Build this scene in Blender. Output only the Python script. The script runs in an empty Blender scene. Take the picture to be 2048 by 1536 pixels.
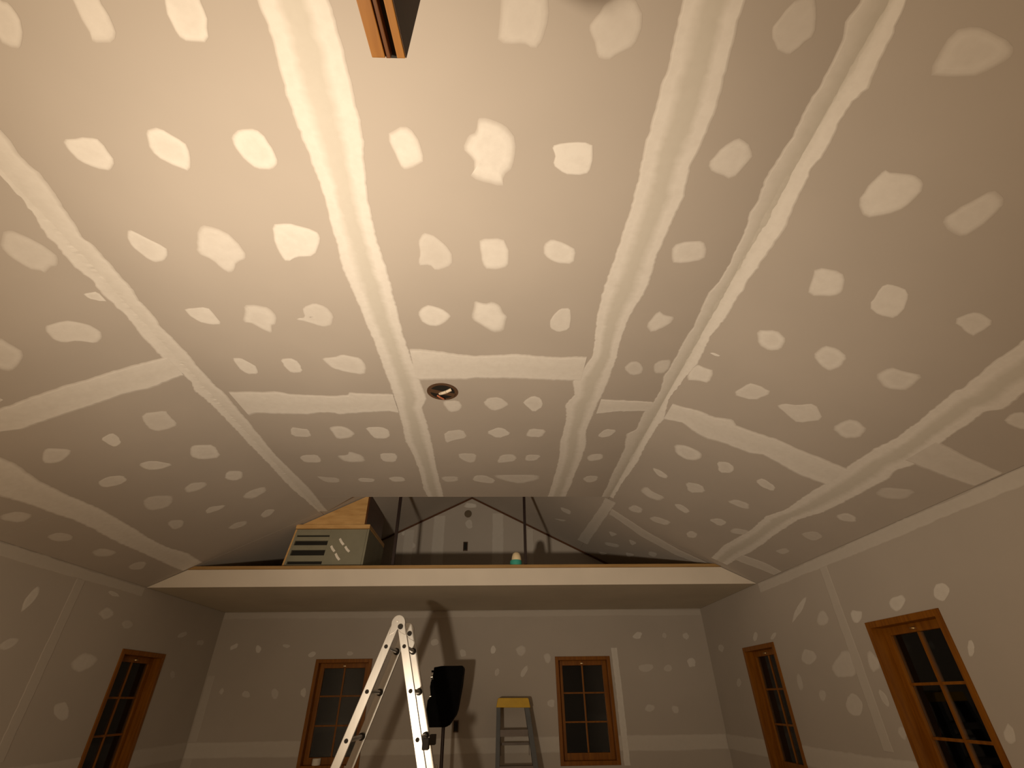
# Vaulted room being drywalled: taped ceiling, loft with gable behind, ladders, loudspeaker, stained windows.
import bpy, bmesh, math, random
from mathutils import Vector, Matrix

# ------------------------------------------------------------------ camera
sc = bpy.context.scene
cam_d = bpy.data.cameras.new('camera')
cam = bpy.data.objects.new('camera', cam_d)
sc.collection.objects.link(cam)
sc.camera = cam
cam_d.sensor_width = 36.0
cam_d.lens = 16.7699
cam_d.clip_start = 0.02
_r, _d, _f = [[0.999527, -0.028506, -0.01151], [0.006091, 0.550628, -0.834728], [0.030132, 0.834264, 0.550542]]
cam.matrix_world = Matrix(((_r[0], -_d[0], -_f[0], 0.0), (_r[1], -_d[1], -_f[1], 0.0), (_r[2], -_d[2], -_f[2], 1.52), (0, 0, 0, 1)))

# ------------------------------------------------------------------ night sky, lamp, exposure
world = bpy.data.worlds.new('world')
sc.world = world
world.use_nodes = True
world.node_tree.nodes['Background'].inputs[0].default_value = (0.010, 0.011, 0.013, 1)
world.node_tree.nodes['Background'].inputs[1].default_value = 0.06
lamp_d = bpy.data.lights.new('work_lamp', 'POINT')      # flood lamp left of the camera; its reflector throws most light up and forward
lamp_d.energy = 122
lamp_d.color = (1.0, 0.775, 0.52)
lamp_d.shadow_soft_size = 0.08
lamp = bpy.data.objects.new('work_lamp', lamp_d)
lamp.location = (-1.05, 0.10, 1.06)

sc.collection.objects.link(lamp)
beam_d = bpy.data.lights.new('lamp_reflector_beam', 'SPOT')   # the lamp's reflector: soft forward beam on top of its bare spill
beam_d.energy = 280
beam_d.color = (1.0, 0.825, 0.63)
beam_d.spot_size = math.radians(99)
beam_d.spot_blend = 1.0
beam_d.shadow_soft_size = 0.08
beam = bpy.data.objects.new('lamp_reflector_beam', beam_d)
beam.location = lamp.location
beam.rotation_euler = Vector((0.265, 0.72, 0.64)).to_track_quat('-Z', 'Y').to_euler()
sc.collection.objects.link(beam)
sc.view_settings.view_transform = 'Standard'
sc.view_settings.look = 'None'
sc.view_settings.exposure = 0.0
sc.view_settings.gamma = 1.0
sc.view_settings.use_curve_mapping = False

# ------------------------------------------------------------------ room measures (metres)
ZF, ZP = 3.1800, 2.4464                  # flat ceiling, wall plate / soffit
XL, XE, XA, XB, XC, XR = -3.3413, -1.8450, -0.5981, 0.6228, 1.1167, 2.5865        # left wall, crease, two seams, crease, right wall
YB, YL, YF, YR = 6.5553, 4.9792, 4.5338, -3.0   # back wall, loft front, end of flat ceiling, rear wall
ZT = 2.6042                            # top of loft fascia
SL = (ZF - ZP) / (XE - XL)
SR = (ZF - ZP) / (XR - XC)
XRIDGE = (SL * XE + SR * XC) / (SL + SR)
ZRIDGE = ZF + SL * (XRIDGE - XE)
def zleft(x): return ZF + SL * (x - XE)
def zright(x): return ZF - SR * (x - XC)
def zceil(x): return min(ZF, zleft(x), zright(x))
def zroof(x): return min(zleft(x), zright(x))

# ------------------------------------------------------------------ materials
def new_mat(name):
    m = bpy.data.materials.new(name)
    m.use_nodes = True
    nt = m.node_tree
    return m, nt, nt.nodes['Principled BSDF']

def add(nt, kind, **kw):
    n = nt.nodes.new(kind)
    for k, v in kw.items(): setattr(n, k, v)
    return n

def mix_color(nt, a, b, fac):
    n = add(nt, 'ShaderNodeMix', data_type='RGBA')
    for sock, v in ((n.inputs[6], a), (n.inputs[7], b), (n.inputs[0], fac)):
        if hasattr(v, 'links'): nt.links.new(v, sock)
        elif isinstance(v, (int, float)): sock.default_value = v
        else: sock.default_value = (*v, 1)
    return n.outputs[2]

def noise(nt, scale, detail=4.0, rough=0.55, stretch=None):
    co = add(nt, 'ShaderNodeTexCoord')
    src = co.outputs['Object']
    if stretch:
        mp = add(nt, 'ShaderNodeMapping')
        mp.inputs['Scale'].default_value = stretch
        nt.links.new(src, mp.inputs['Vector'])
        src = mp.outputs['Vector']
    n = add(nt, 'ShaderNodeTexNoise')
    n.inputs['Scale'].default_value = scale
    n.inputs['Detail'].default_value = detail
    n.inputs['Roughness'].default_value = rough
    nt.links.new(src, n.inputs['Vector'])
    return n.outputs['Fac']

def ramp(nt, src, p0, p1, v0=0.0, v1=1.0):
    n = add(nt, 'ShaderNodeMapRange')
    n.inputs['From Min'].default_value = p0; n.inputs['From Max'].default_value = p1
    n.inputs['To Min'].default_value = v0; n.inputs['To Max'].default_value = v1
    nt.links.new(src, n.inputs['Value'])
    return n.outputs['Result']

def math_node(nt, op, a, b):
    n = add(nt, 'ShaderNodeMath', operation=op)
    for i, v in enumerate((a, b)):
        if hasattr(v, 'links'): nt.links.new(v, n.inputs[i])
        else: n.inputs[i].default_value = v
    return n.outputs[0]

def bump(nt, bsdf, src, strength, dist):
    b = add(nt, 'ShaderNodeBump')
    b.inputs['Strength'].default_value = strength
    b.inputs['Distance'].default_value = dist
    nt.links.new(src, b.inputs['Height'])
    nt.links.new(b.outputs['Normal'], bsdf.inputs['Normal'])

def plain(name, col, rough=0.6, metal=0.0, var=0.12, scale=9.0, spec=0.4, stretch=None, bumpy=0.0):
    m, nt, b = new_mat(name)
    f = noise(nt, scale, stretch=stretch)
    lo = tuple(c * (1 - var) for c in col); hi = tuple(min(1, c * (1 + var)) for c in col)
    nt.links.new(mix_color(nt, lo, hi, ramp(nt, f, 0.3, 0.7)), b.inputs['Base Color'])
    b.inputs['Roughness'].default_value = rough
    b.inputs['Metallic'].default_value = metal
    b.inputs['Specular IOR Level'].default_value = spec
    if bumpy: bump(nt, b, f, bumpy, 0.002)
    return m

PAPER = (0.46, 0.425, 0.385)
MUD = (0.735, 0.72, 0.685)
def paper_nodes(nt):
    f = noise(nt, 1.3, 3.0)
    lo = tuple(c * 0.97 for c in PAPER); hi = tuple(c * 1.03 for c in PAPER)
    return mix_color(nt, lo, hi, ramp(nt, f, 0.35, 0.65))

M = {}
m, nt, b = new_mat('drywall_paper')
nt.links.new(paper_nodes(nt), b.inputs['Base Color'])
b.inputs['Roughness'].default_value = 0.78
b.inputs['Specular IOR Level'].default_value = 0.12
M['paper'] = m

m, nt, b = new_mat('joint_compound')          # wiped-on mud: the paper shows where the coat is thin
cov = add(nt, 'ShaderNodeAttribute', attribute_name='cover')
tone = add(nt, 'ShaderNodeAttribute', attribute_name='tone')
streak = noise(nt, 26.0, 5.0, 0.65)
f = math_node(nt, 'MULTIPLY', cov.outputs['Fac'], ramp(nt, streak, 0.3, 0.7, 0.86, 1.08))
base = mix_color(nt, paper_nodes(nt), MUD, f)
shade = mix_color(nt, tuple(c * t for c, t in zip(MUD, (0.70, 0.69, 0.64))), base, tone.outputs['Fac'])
nt.links.new(shade, b.inputs['Base Color'])
b.inputs['Roughness'].default_value = 0.72
b.inputs['Specular IOR Level'].default_value = 0.15
bump(nt, b, noise(nt, 60.0, 3.0), 0.12, 0.001)
M['mud'] = m

def wood(name, dark, light, rough=0.42, stretch=(14, 14, 1.2)):
    m, nt, b = new_mat(name)
    f = noise(nt, 3.0, 6.0, 0.6, stretch)
    nt.links.new(mix_color(nt, dark, light, ramp(nt, f, 0.3, 0.7)), b.inputs['Base Color'])
    b.inputs['Roughness'].default_value = rough
    bump(nt, b, f, 0.1, 0.001)
    return m
M['stain'] = wood('stained_wood', (0.165, 0.053, 0.0035), (0.28, 0.105, 0.007))
M['stain'].node_tree.nodes['Principled BSDF'].inputs['Specular IOR Level'].default_value = 0.25
M['beam'] = wood('stained_beam_wood', (0.19, 0.078, 0.014), (0.28, 0.13, 0.027), stretch=(14, 1.0, 14))
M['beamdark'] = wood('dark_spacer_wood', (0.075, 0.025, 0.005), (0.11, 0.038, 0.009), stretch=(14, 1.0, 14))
M['side_shade'] = wood('side_shade_wood', (0.028, 0.013, 0.005), (0.045, 0.021, 0.008), 0.7, (14, 1.0, 14))  # near-black, paints the shade on the beam's right face
M['ply'] = wood('plywood', (0.50, 0.29, 0.10), (0.66, 0.42, 0.17), 0.6, (2, 2, 9))
M['edge'] = wood('subfloor_edge', (0.30, 0.18, 0.06), (0.42, 0.26, 0.10), 0.7, (1, 8, 20))
M['subfloor'] = plain('subfloor_boards', (0.36, 0.23, 0.12), 0.8, scale=3.0, var=0.2)
M['prime'] = plain('primed_fascia', (0.68, 0.63, 0.55), 0.7, var=0.05, scale=2.0)
M['soffit'] = plain('soffit_drywall', (0.52, 0.475, 0.385), 0.8, var=0.06, scale=2.0, spec=0.1)
M['roof'] = plain('roof_deck', (0.30, 0.22, 0.14), 0.8)
M['alu'] = plain('brushed_aluminium', (0.56, 0.55, 0.53), 0.33, 1.0, 0.05, 30.0, stretch=(2, 2, 0.2))
M['black'] = plain('black_plastic', (0.003, 0.003, 0.003), 0.8, var=0.3, scale=30, spec=0.06)
M['rubber'] = plain('dark_rubber', (0.03, 0.026, 0.022), 0.7)
M['silver'] = plain('silver_metal', (0.72, 0.70, 0.66), 0.3, 1.0)
M['yellow'] = plain('yellow_plastic', (0.60, 0.37, 0.004), 0.5, var=0.1)
M['bluegrey'] = plain('blue_grey_fibreglass', (0.10, 0.11, 0.12), 0.5, var=0.12)
M['step'] = plain('dull_aluminium_step', (0.17, 0.145, 0.13), 0.6, 0.3)
M['vent'] = plain('grey_green_sheet_metal', (0.23, 0.225, 0.165), 0.6, 0.0, 0.06)
M['dark'] = plain('dark_interior', (0.012, 0.010, 0.007), 0.8)
M['post'] = plain('dark_post_paint', (0.020, 0.009, 0.007), 0.5)
M['white'] = plain('white_marking', (0.80, 0.77, 0.70), 0.6)
M['well'] = plain('box_inside', (0.13, 0.10, 0.065), 0.8)
M['box'] = plain('brown_junction_box', (0.10, 0.055, 0.030), 0.6)
M['copper'] = plain('red_wire', (0.42, 0.14, 0.07), 0.5)
M['cable'] = plain('pale_cable', (0.70, 0.62, 0.50), 0.5)
M['teal'] = plain('teal_plastic', (0.06, 0.42, 0.33), 0.45)
M['cream'] = plain('cream_plastic', (0.85, 0.72, 0.47), 0.45)
M['brass'] = plain('brass_latch', (0.75, 0.62, 0.40), 0.25, 1.0)
M['floor'] = plain('plywood_floor', (0.34, 0.22, 0.12), 0.75, scale=2.0, var=0.2)
m, nt, b = new_mat('window_glass')            # thin clear panes: mostly see-through, Fresnel mirror on top
nt.nodes.remove(b)
gl = add(nt, 'ShaderNodeBsdfGlossy'); gl.inputs['Roughness'].default_value = 0.02
tr = add(nt, 'ShaderNodeBsdfTransparent'); tr.inputs['Color'].default_value = (0.90, 0.92, 0.90, 1)
fr = add(nt, 'ShaderNodeFresnel'); fr.inputs['IOR'].default_value = 1.45
mx = add(nt, 'ShaderNodeMixShader')
nt.links.new(fr.outputs[0], mx.inputs[0]); nt.links.new(tr.outputs[0], mx.inputs[1]); nt.links.new(gl.outputs[0], mx.inputs[2])
nt.links.new(mx.outputs[0], nt.nodes['Material Output'].inputs['Surface'])
M['glass'] = m

# ------------------------------------------------------------------ mesh helpers
COL = sc.collection
class MB:
    """Collects boxes, prisms and tubes, then links them as ONE mesh object."""
    def __init__(s): s.v = []; s.f = []
    def add(s, vs, fs):
        o = len(s.v); s.v += [tuple(v) for v in vs]; s.f += [tuple(o + i for i in f) for f in fs]; return s
    def box(s, x0, x1, y0, y1, z0, z1):
        vs = [(x, y, z) for x in (x0, x1) for y in (y0, y1) for z in (z0, z1)]
        return s.add(vs, [(0, 1, 3, 2), (4, 6, 7, 5), (0, 4, 5, 1), (2, 3, 7, 6), (0, 2, 6, 4), (1, 5, 7, 3)])
    def prism(s, pts, off):
        """pts: 3-D outline, off: extrusion vector."""
        n = len(pts); a = [Vector(p) for p in pts]; c = [p + Vector(off) for p in a]
        return s.add(a + c, [tuple(range(n))[::-1], tuple(range(n, 2 * n))] + [(i, (i + 1) % n, n + (i + 1) % n, n + i) for i in range(n)])
    def bar(s, p, q, w, d, side=(0, 1, 0)):
        """rectangular bar from p to q; d along side, w across."""
        p, q, sd = Vector(p), Vector(q), Vector(side).normalized()
        ax = (q - p).normalized(); sd = (sd - ax * sd.dot(ax)).normalized(); up = ax.cross(sd)
        c = [sd * d / 2 * i + up * w / 2 * j for i, j in ((-1, -1), (1, -1), (1, 1), (-1, 1))]
        return s.prism([p + k for k in c], q - p)
    def tube(s, p, q, r, r2=None, n=12):
        p, q = Vector(p), Vector(q); r2 = r if r2 is None else r2
        ax = (q - p).normalized(); a = ax.orthogonal().normalized(); b_ = ax.cross(a)
        vs = []
        for c, rr in ((p, r), (q, r2)):
            vs += [c + (a * math.cos(2 * math.pi * i / n) + b_ * math.sin(2 * math.pi * i / n)) * rr for i in range(n)]
        return s.add(vs, [tuple(range(n))[::-1], tuple(range(n, 2 * n))] + [(i, (i + 1) % n, n + (i + 1) % n, n + i) for i in range(n)])
    def lathe(s, c, prof, n=20):
        """rings (radius, height) about a vertical axis at c."""
        vs = []; fs = []
        for r, z in prof:
            vs += [(c[0] + r * math.cos(2 * math.pi * i / n), c[1] + r * math.sin(2 * math.pi * i / n), c[2] + z) for i in range(n)]
        k = len(prof)
        for j in range(k - 1):
            for i in range(n):
                fs.append((j * n + i, j * n + (i + 1) % n, (j + 1) * n + (i + 1) % n, (j + 1) * n + i))
        fs += [tuple(range(n))[::-1], tuple(range((k - 1) * n, k * n))]
        return s.add(vs, fs)
    def build(s, name, mat, parent=None, bevel=0.0, smooth=False, recalc=True):
        me = bpy.data.meshes.new(name); me.from_pydata(s.v, [], s.f)
        if recalc:
            bm = bmesh.new(); bm.from_mesh(me); bmesh.ops.recalc_face_normals(bm, faces=bm.faces)
            if bevel: bmesh.ops.bevel(bm, geom=bm.edges[:], offset=bevel, segments=2, affect='EDGES', profile=0.6)
            bm.to_mesh(me); bm.free()
        me.update()
        if smooth:
            for p in me.polygons: p.use_smooth = True
            try: me.set_sharp_from_angle(angle=math.radians(40))
            except Exception: pass
        me.materials.append(mat)
        o = bpy.data.objects.new(name, me); COL.objects.link(o)
        if parent is not None:
            o.parent = parent
            o.matrix_parent_inverse = Matrix.Translation(-Vector(parent.location))
        return o

def thing(name, label, category, loc, group=None):
    o = bpy.data.objects.new(name, None); COL.objects.link(o)
    o.empty_display_size = 0.1
    o.location = loc; o['label'] = label; o['category'] = category
    if group: o['group'] = group
    return o

def structure(o, label=None):
    o['kind'] = 'structure'
    if label: o['label'] = label
    return o

def relabel(o, text): o['label'] = text; return o

# ------------------------------------------------------------------ room shell
flo = structure(MB().box(XL - .15, XR + .15, YR - .15, YB + .15, -0.15, 0.0).build('floor', M['floor']))

roof = MB()
T = 0.05
for sgn in (-1, 1):
    xe = XL - .14 if sgn < 0 else XR + .14
    a = zleft if sgn < 0 else zright
    pts = [(xe, YR - .14, a(xe) + .022), (XRIDGE, YR - .14, ZRIDGE + .022), (XRIDGE, YR - .14, ZRIDGE + .022 + T), (xe, YR - .14, a(xe) + .022 + T)]
    roof.prism(pts, (0, YB - YR + .28, 0))
ceiling = structure(roof.build('ceiling', M['roof']), 'vaulted ceiling of taped unpainted drywall with a flat middle strip')

TH = 0.0127
def panel(x0, x1, y0, y1, zfn, name='drywall_panel'):
    g = 0.0015
    x0 += g; x1 -= g; y0 += g; y1 -= g
    pts = [(x0, y0, zfn(x0)), (x1, y0, zfn(x1)), (x1, y0, zfn(x1) + TH), (x0, y0, zfn(x0) + TH)]
    return MB().prism(pts, (0, y1 - y0, 0)).build(name, M['paper'], ceiling)
flatz = lambda x: ZF
for (x0, x1, b0) in ((XE, XA, 2.77), (XA, XB, 2.32), (XB, XC, 2.79)):
    for (y0, y1) in ((YR, b0 - 3.66), (b0 - 3.66, b0), (b0, YF)): panel(x0, x1, y0, y1, flatz)
MB().prism([(XE + .002, YF, ZF), (-1.41, YF, ZF), (XE + .002, YL + .06, ZF)], (0, 0, TH)).build('drywall_panel', M['paper'], ceiling)
XD, XF = 2.20, -2.93
for (x0, x1, cuts) in ((XC, XD, (YR, -0.86, 2.80, YL, YB)), (XD, XR, (YR, -0.20, 2.28, 4.58, YB))):
    for y0, y1 in zip(cuts, cuts[1:]): panel(x0, x1, y0, y1, zright)
for (x0, x1, cuts) in ((XF, XE, (YR, -1.30, 2.33, YL, YB)), (XL, XF, (YR, 0.60, 3.30, YB))):
    for y0, y1 in zip(cuts, cuts[1:]): panel(x0, x1, y0, y1, zleft)
for (x0, x1, fn) in ((XE, XRIDGE, zleft), (XRIDGE, XC, zright)):
    panel(x0, x1, YF - .5, YB, fn)

# windows: (u centre, on which wall); outer size W x H, sill height
WW, Z0, Z1 = 0.66, 0.905, 1.935
WIN_B = (-1.79, 1.035)
WIN_S = (5.30, 3.31)          # on both side walls
def wall_mesh(mapf, u0, u1, h, wins, thick):
    """wall slab with window openings; mapf(u, w, z): w is depth outwards."""
    mb = MB()
    spans = sorted((c - WW / 2, c + WW / 2) for c in wins)
    def slab(a, b_, z0, z1):
        vs = [mapf(u, w, z) for u in (a, b_) for w in (0, thick) for z in (z0, z1)]
        mb.add(vs, [(0, 1, 3, 2), (4, 6, 7, 5), (0, 4, 5, 1), (2, 3, 7, 6), (0, 2, 6, 4), (1, 5, 7, 3)])
    cur = u0
    for a, b_ in spans:
        slab(cur, a, 0, h); slab(a, b_, 0, Z0); slab(a, b_, Z1, h); cur = b_
    slab(cur, u1, 0, h)
    return mb
mapB = lambda u, w, z: (u, YB + w, z)
mapL = lambda u, w, z: (XL - w, u, z)
mapR = lambda u, w, z: (XR + w, u, z)
mapF = lambda u, w, z: (u, YR - w, z)
mb = wall_mesh(mapB, XL, XR, ZP, WIN_B, .14)
mb.prism([(XL, YB, ZP), (XR, YB, ZP), (XRIDGE, YB, ZRIDGE)], (0, .14, 0))
wall_back = structure(mb.build('wall_back', M['paper']))
wall_left = structure(wall_mesh(mapL, YR, YB, ZP, WIN_S, .14).build('wall_left', M['paper']))
wall_right = structure(wall_mesh(mapR, YR, YB, ZP, WIN_S, .14).build('wall_right', M['paper']))
mb = MB().box(XL, XR, YR - .14, YR, 0, ZP)
mb.prism([(XL, YR - .14, ZP), (XR, YR - .14, ZP), (XRIDGE, YR - .14, ZRIDGE)], (0, .14, 0))
wall_rear = structure(mb.build('wall_rear', M['paper']))

# ------------------------------------------------------------------ loft at the back
mb = MB()
xl_ = lambda z: XL + (z - ZP) / SL
xr_ = lambda z: XR - (z - ZP) / SR
e = .003
mb.prism([(XL + .004, YL, ZP), (XR - .004, YL, ZP), (xr_(ZT) - .01, YL, ZT), (xl_(ZT) + .01, YL, ZT)], (0, YB - YL - .003, 0))
loft = structure(mb.build('loft_platform', M['soffit']), 'loft across the back of the room above a flat drywall soffit')
MB().prism([(XL + .006, YL - .013, ZP - .002), (XR - .006, YL - .013, ZP - .002), (xr_(ZT) - .012, YL - .013, ZT - .001), (xl_(ZT) + .012, YL - .013, ZT - .001)], (0, .012, 0)).build('fascia_board', M['prime'], loft)
ZD = ZT + .030
mb = MB().prism([(xl_(ZT) + .01, YL - .022, ZT + .001), (xr_(ZT) - .01, YL - .022, ZT + .001), (xr_(ZD) - .01, YL - .022, ZD), (xl_(ZD) + .01, YL - .022, ZD)], (0, YB - YL + .018, 0))
mb.build('loft_subfloor', M['edge'], loft)

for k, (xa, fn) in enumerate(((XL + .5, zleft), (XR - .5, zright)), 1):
    structure(MB().bar((xa, YB - .009, fn(xa) - .013), (XRIDGE, YB - .009, ZRIDGE - .013), .020, .014).build('joint_shade_strip_%d' % k, M['beamdark']))  # added dark strip drawing the shadow line of the open gable joint

# ------------------------------------------------------------------ joint compound on the drywall
def mud_object(verts, faces, cover, tone_, parent, name):
    me = bpy.data.meshes.new(name); me.from_pydata(verts, [], faces); me.update()
    a = me.attributes.new('cover', 'FLOAT', 'POINT'); a.data.foreach_set('value', cover)
    a = me.attributes.new('tone', 'FLOAT', 'POINT'); a.data.foreach_set('value', tone_)
    me.materials.append(M['mud'])
    o = bpy.data.objects.new(name, me); COL.objects.link(o); o.parent = parent
    return o

def chaikin(p):
    q = []
    for i in range(len(p)):
        a, b_ = p[i], p[(i + 1) % len(p)]
        q += [(a[0] * .8 + b_[0] * .2, a[1] * .8 + b_[1] * .2), (a[0] * .2 + b_[0] * .8, a[1] * .2 + b_[1] * .8)]
    return q

def patch(pts, strength, lift, parent, soft=0.24):
    """lift(u, v, h) -> world point h off the surface."""
    rnd = random.Random(int(abs(pts[0][0] * 917 + pts[0][1] * 331) * 1000))
    p = chaikin(pts)
    q = []
    for i in range(len(p)):
        a, b_ = p[i], p[(i + 1) % len(p)]
        d = math.dist(a, b_); n = max(1, min(6, int(d / .022)))
        for k in range(n):
            t = k / n; q.append((a[0] + (b_[0] - a[0]) * t + rnd.uniform(-.0022, .0022), a[1] + (b_[1] - a[1]) * t + rnd.uniform(-.0022, .0022)))
    n = len(q)
    cx = sum(x for x, _ in q) / n; cy = sum(y for _, y in q) / n
    sh = lambda k: [(cx + (x - cx) * k, cy + (y - cy) * k) for x, y in q]
    s = soft * rnd.uniform(.5, 1.5)
    rings = [(q, .0004, .16), (sh(1 - s * .5), .0012, .85), (sh(1 - s), .0016, 1.0), (sh(.42), .0014, rnd.choice((.86, .93, 1.0)))]
    vs, cv = [], []
    for pts_, h, c in rings:
        vs += [lift(x, y, h) for x, y in pts_]; cv += [c * strength] * n
    fs = [(r * n + i, r * n + (i + 1) % n, (r + 1) * n + (i + 1) % n, (r + 1) * n + i) for r in range(3) for i in range(n)]
    vs.append(lift(cx, cy, .0014)); cv.append(cv[-1])
    fs += [(3 * n + i, 3 * n + (i + 1) % n, 4 * n) for i in range(n)]
    return mud_object(vs, fs, cv, [1.0] * len(vs), parent, 'joint_compound_patch')

lift_flat = lambda x, y, h: (x, y, ZF - h)
lift_l = lambda x, y, h: (x + SL * h * .9, y, zleft(x) - h * .9)
lift_r = lambda x, y, h: (x - SR * h * .9, y, zright(x) - h * .9)
lift_wr = lambda y, z, h: (XR - h, y, z)
lift_wl = lambda y, z, h: (XL + h, y, z)
lift_wb = lambda x, z, h: (x, YB - h, z)

PATCH_FLAT = [(0.70,[-1408,567,-1387,574,-1385,606,-1414,656,-1451,687,-1479,686,-1496,671,-1471,608,-1414,552]),
(0.70,[-1129,533,-1129,560,-1127,591,-1132,632,-1157,663,-1225,670,-1211,638,-1216,605,-1206,562,-1191,539]),
(0.95,[-841,530,-848,553,-845,584,-875,658,-937,660,-961,641,-962,599,-949,555,-933,532]),
(1.00,[-1537,973,-1475,963,-1413,960,-1403,1001,-1407,1052,-1446,1089,-1494,1083,-1534,1054,-1543,1010]),
(1.00,[-1227,931,-1175,919,-1112,970,-1117,1013,-1152,1085,-1196,1070,-1248,1026,-1248,985]),
(1.00,[-941,945,-903,918,-841,919,-819,948,-810,1026,-818,1052,-843,1071,-904,1073,-932,1038,-948,979]),
(0.90,[-1559,1364,-1539,1360,-1447,1451,-1461,1489,-1501,1528,-1551,1539,-1574,1510,-1592,1445,-1589,1409]),
(0.75,[-1236,1324,-1186,1340,-1135,1378,-1118,1468,-1129,1511,-1179,1532,-1225,1593,-1256,1594,-1287,1519,-1334,1482,-1282,1381]),
(1.00,[-944,1319,-879,1309,-798,1333,-762,1362,-764,1393,-820,1491,-910,1498,-936,1518,-967,1521,-970,1424]),
(0.85,[-1585,1842,-1454,1828,-1451,1890,-1447,1961,-1507,1969,-1562,1943,-1586,1892]),
(0.80,[-1275,1812,-1207,1809,-1149,1829,-1138,1898,-1169,1957,-1196,1971,-1216,2033,-1247,2013,-1286,1959,-1334,1940,-1293,1875]),
(0.60,[-985,1820,-913,1789,-864,1818,-844,1880,-875,1960,-920,1981,-958,1961,-1010,1935,-1049,1922,-1040,1909,-1001,1906]),
(0.90,[-1537,2264,-1486,2255,-1450,2304,-1428,2346,-1446,2424,-1521,2425,-1540,2356]),
(0.90,[-1263,2269,-1200,2252,-1161,2292,-1174,2403,-1247,2413,-1265,2352]),
(0.85,[-1021,2254,-946,2244,-893,2214,-851,2228,-790,2251,-781,2336,-810,2426,-923,2395,-987,2359,-1012,2293]),
(0.60,[-348,1399,-321,1349,-286,1357,-247,1392,-205,1456,-205,1509,-231,1545,-287,1567,-313,1531,-367,1537,-350,1464]),
(0.85,[-84,1376,20,1369,43,1428,51,1475,45,1535,-1,1554,-66,1549,-83,1449]),
(0.90,[199,1402,229,1370,290,1391,350,1432,343,1515,266,1511,205,1468]),
(1.00,[-411,1861,-383,1810,-343,1795,-287,1821,-241,1871,-262,1917,-319,1965,-371,1959,-406,1919]),
(1.00,[-120,1758,-67,1781,-25,1766,9,1792,26,1848,48,1873,41,1932,28,2001,-26,2009,-79,1961,-139,1902,-138,1857,-122,1819]),
(0.75,[286,1863,315,1812,370,1805,385,1887,384,1982,328,2004,279,1970,274,1915]),
(0.90,[787,1941,827,1816,873,1854,930,1866,922,1926,840,2004]),
(0.70,[759,2336,783,2267,831,2258,885,2334,886,2397,828,2415]),
(0.70,[932,2299,957,2248,1024,2239,1043,2332,1020,2395,961,2387]),
(0.80,[-367,2724,-261,2712,-233,2799,-271,2867,-330,2879,-362,2789]),
(0.75,[-102,2754,-62,2679,15,2668,83,2763,39,2819,-30,2865]),
(0.95,[166,2730,233,2645,291,2686,314,2794,254,2874,198,2795]),
(0.55,[2,509,135,505,146,572,127,632,118,648,89,646,76,638,-5,640,0,580]),
(0.55,[262,590,286,560,300,532,331,516,384,518,411,549,422,582,412,634,367,662,337,681,301,668,283,624]),
(0.95,[-396,930,-350,901,-310,899,-282,952,-273,1021,-314,1048,-350,1064,-368,1043]),
(1.00,[-72,862,-44,864,20,886,49,914,63,975,53,1040,19,1078,17,1128,-111,1088,-90,1050,-95,1017,-132,970,-109,924,-82,911]),
(1.00,[189,957,229,944,333,938,346,995,345,1061,302,1072,250,1067,199,1027,207,991]),
(0.50,[810,585,824,543,849,507,895,502,925,533,948,595,927,621,896,652,864,641,828,611]),
(0.85,[778,1018,809,946,849,912,892,926,936,975,929,1008,901,1077,811,1048]),
(0.90,[766,1396,825,1372,898,1370,932,1421,938,1479,845,1500,790,1496]),
(0.80,[-1496,3095,-1432,3120,-1375,3133,-1397,3263,-1543,3243]),
(1.00,[-1228,3106,-1174,3079,-1113,3079,-1068,3144,-1053,3198,-1105,3268,-1219,3297,-1220,3199]),
(1.00,[-964,3097,-839,3090,-793,3142,-805,3238,-851,3281,-929,3282,-949,3198]),
(0.80,[-1615,3622,-1557,3573,-1452,3565,-1442,3655,-1473,3723,-1600,3723]),
(0.90,[-1303,3580,-1209,3572,-1175,3492,-1082,3588,-1091,3705,-1226,3722,-1281,3688]),
(0.90,[-945,3539,-824,3530,-809,3603,-849,3713,-947,3704,-958,3620]),
(0.60,[-1600,4006,-1530,4035,-1408,4055,-1430,4166,-1558,4156]),
(0.80,[-1253,4085,-1217,4045,-1087,4075,-1127,4156,-1240,4145]),
(0.85,[-977,4055,-910,4019,-829,4035,-826,4135,-947,4145]),
(0.75,[-397,3160,-249,3119,-225,3263,-338,3307,-402,3359]),
(0.90,[-87,3172,2,3090,46,3103,108,3198,3,3276]),
(0.90,[212,3218,241,3102,369,3128,341,3253,237,3246]),
(0.70,[-318,3552,-279,3533,-163,3543,-182,3702,-233,3728,-313,3634]),
(0.80,[-7,3728,25,3567,121,3542,169,3616,147,3693,62,3719]),
(0.75,[227,3633,240,3558,367,3566,326,3683,240,3684]),
(0.65,[-508,4055,-467,4015,-345,4015,-353,4135,-471,4156]),
(0.75,[-228,4115,-200,3995,-109,3986,-10,4095,-34,4187,-128,4166]),
(0.70,[-33,3986,119,3976,377,3976,386,4095,212,4198,92,4135,-10,4054]),
(0.85,[757,3225,801,3107,893,3129,863,3232,808,3257]),
(0.85,[736,3612,766,3546,864,3536,886,3650,775,3699]),
(0.75,[770,4074,815,3994,913,4006,916,4121,845,4180])]
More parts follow.
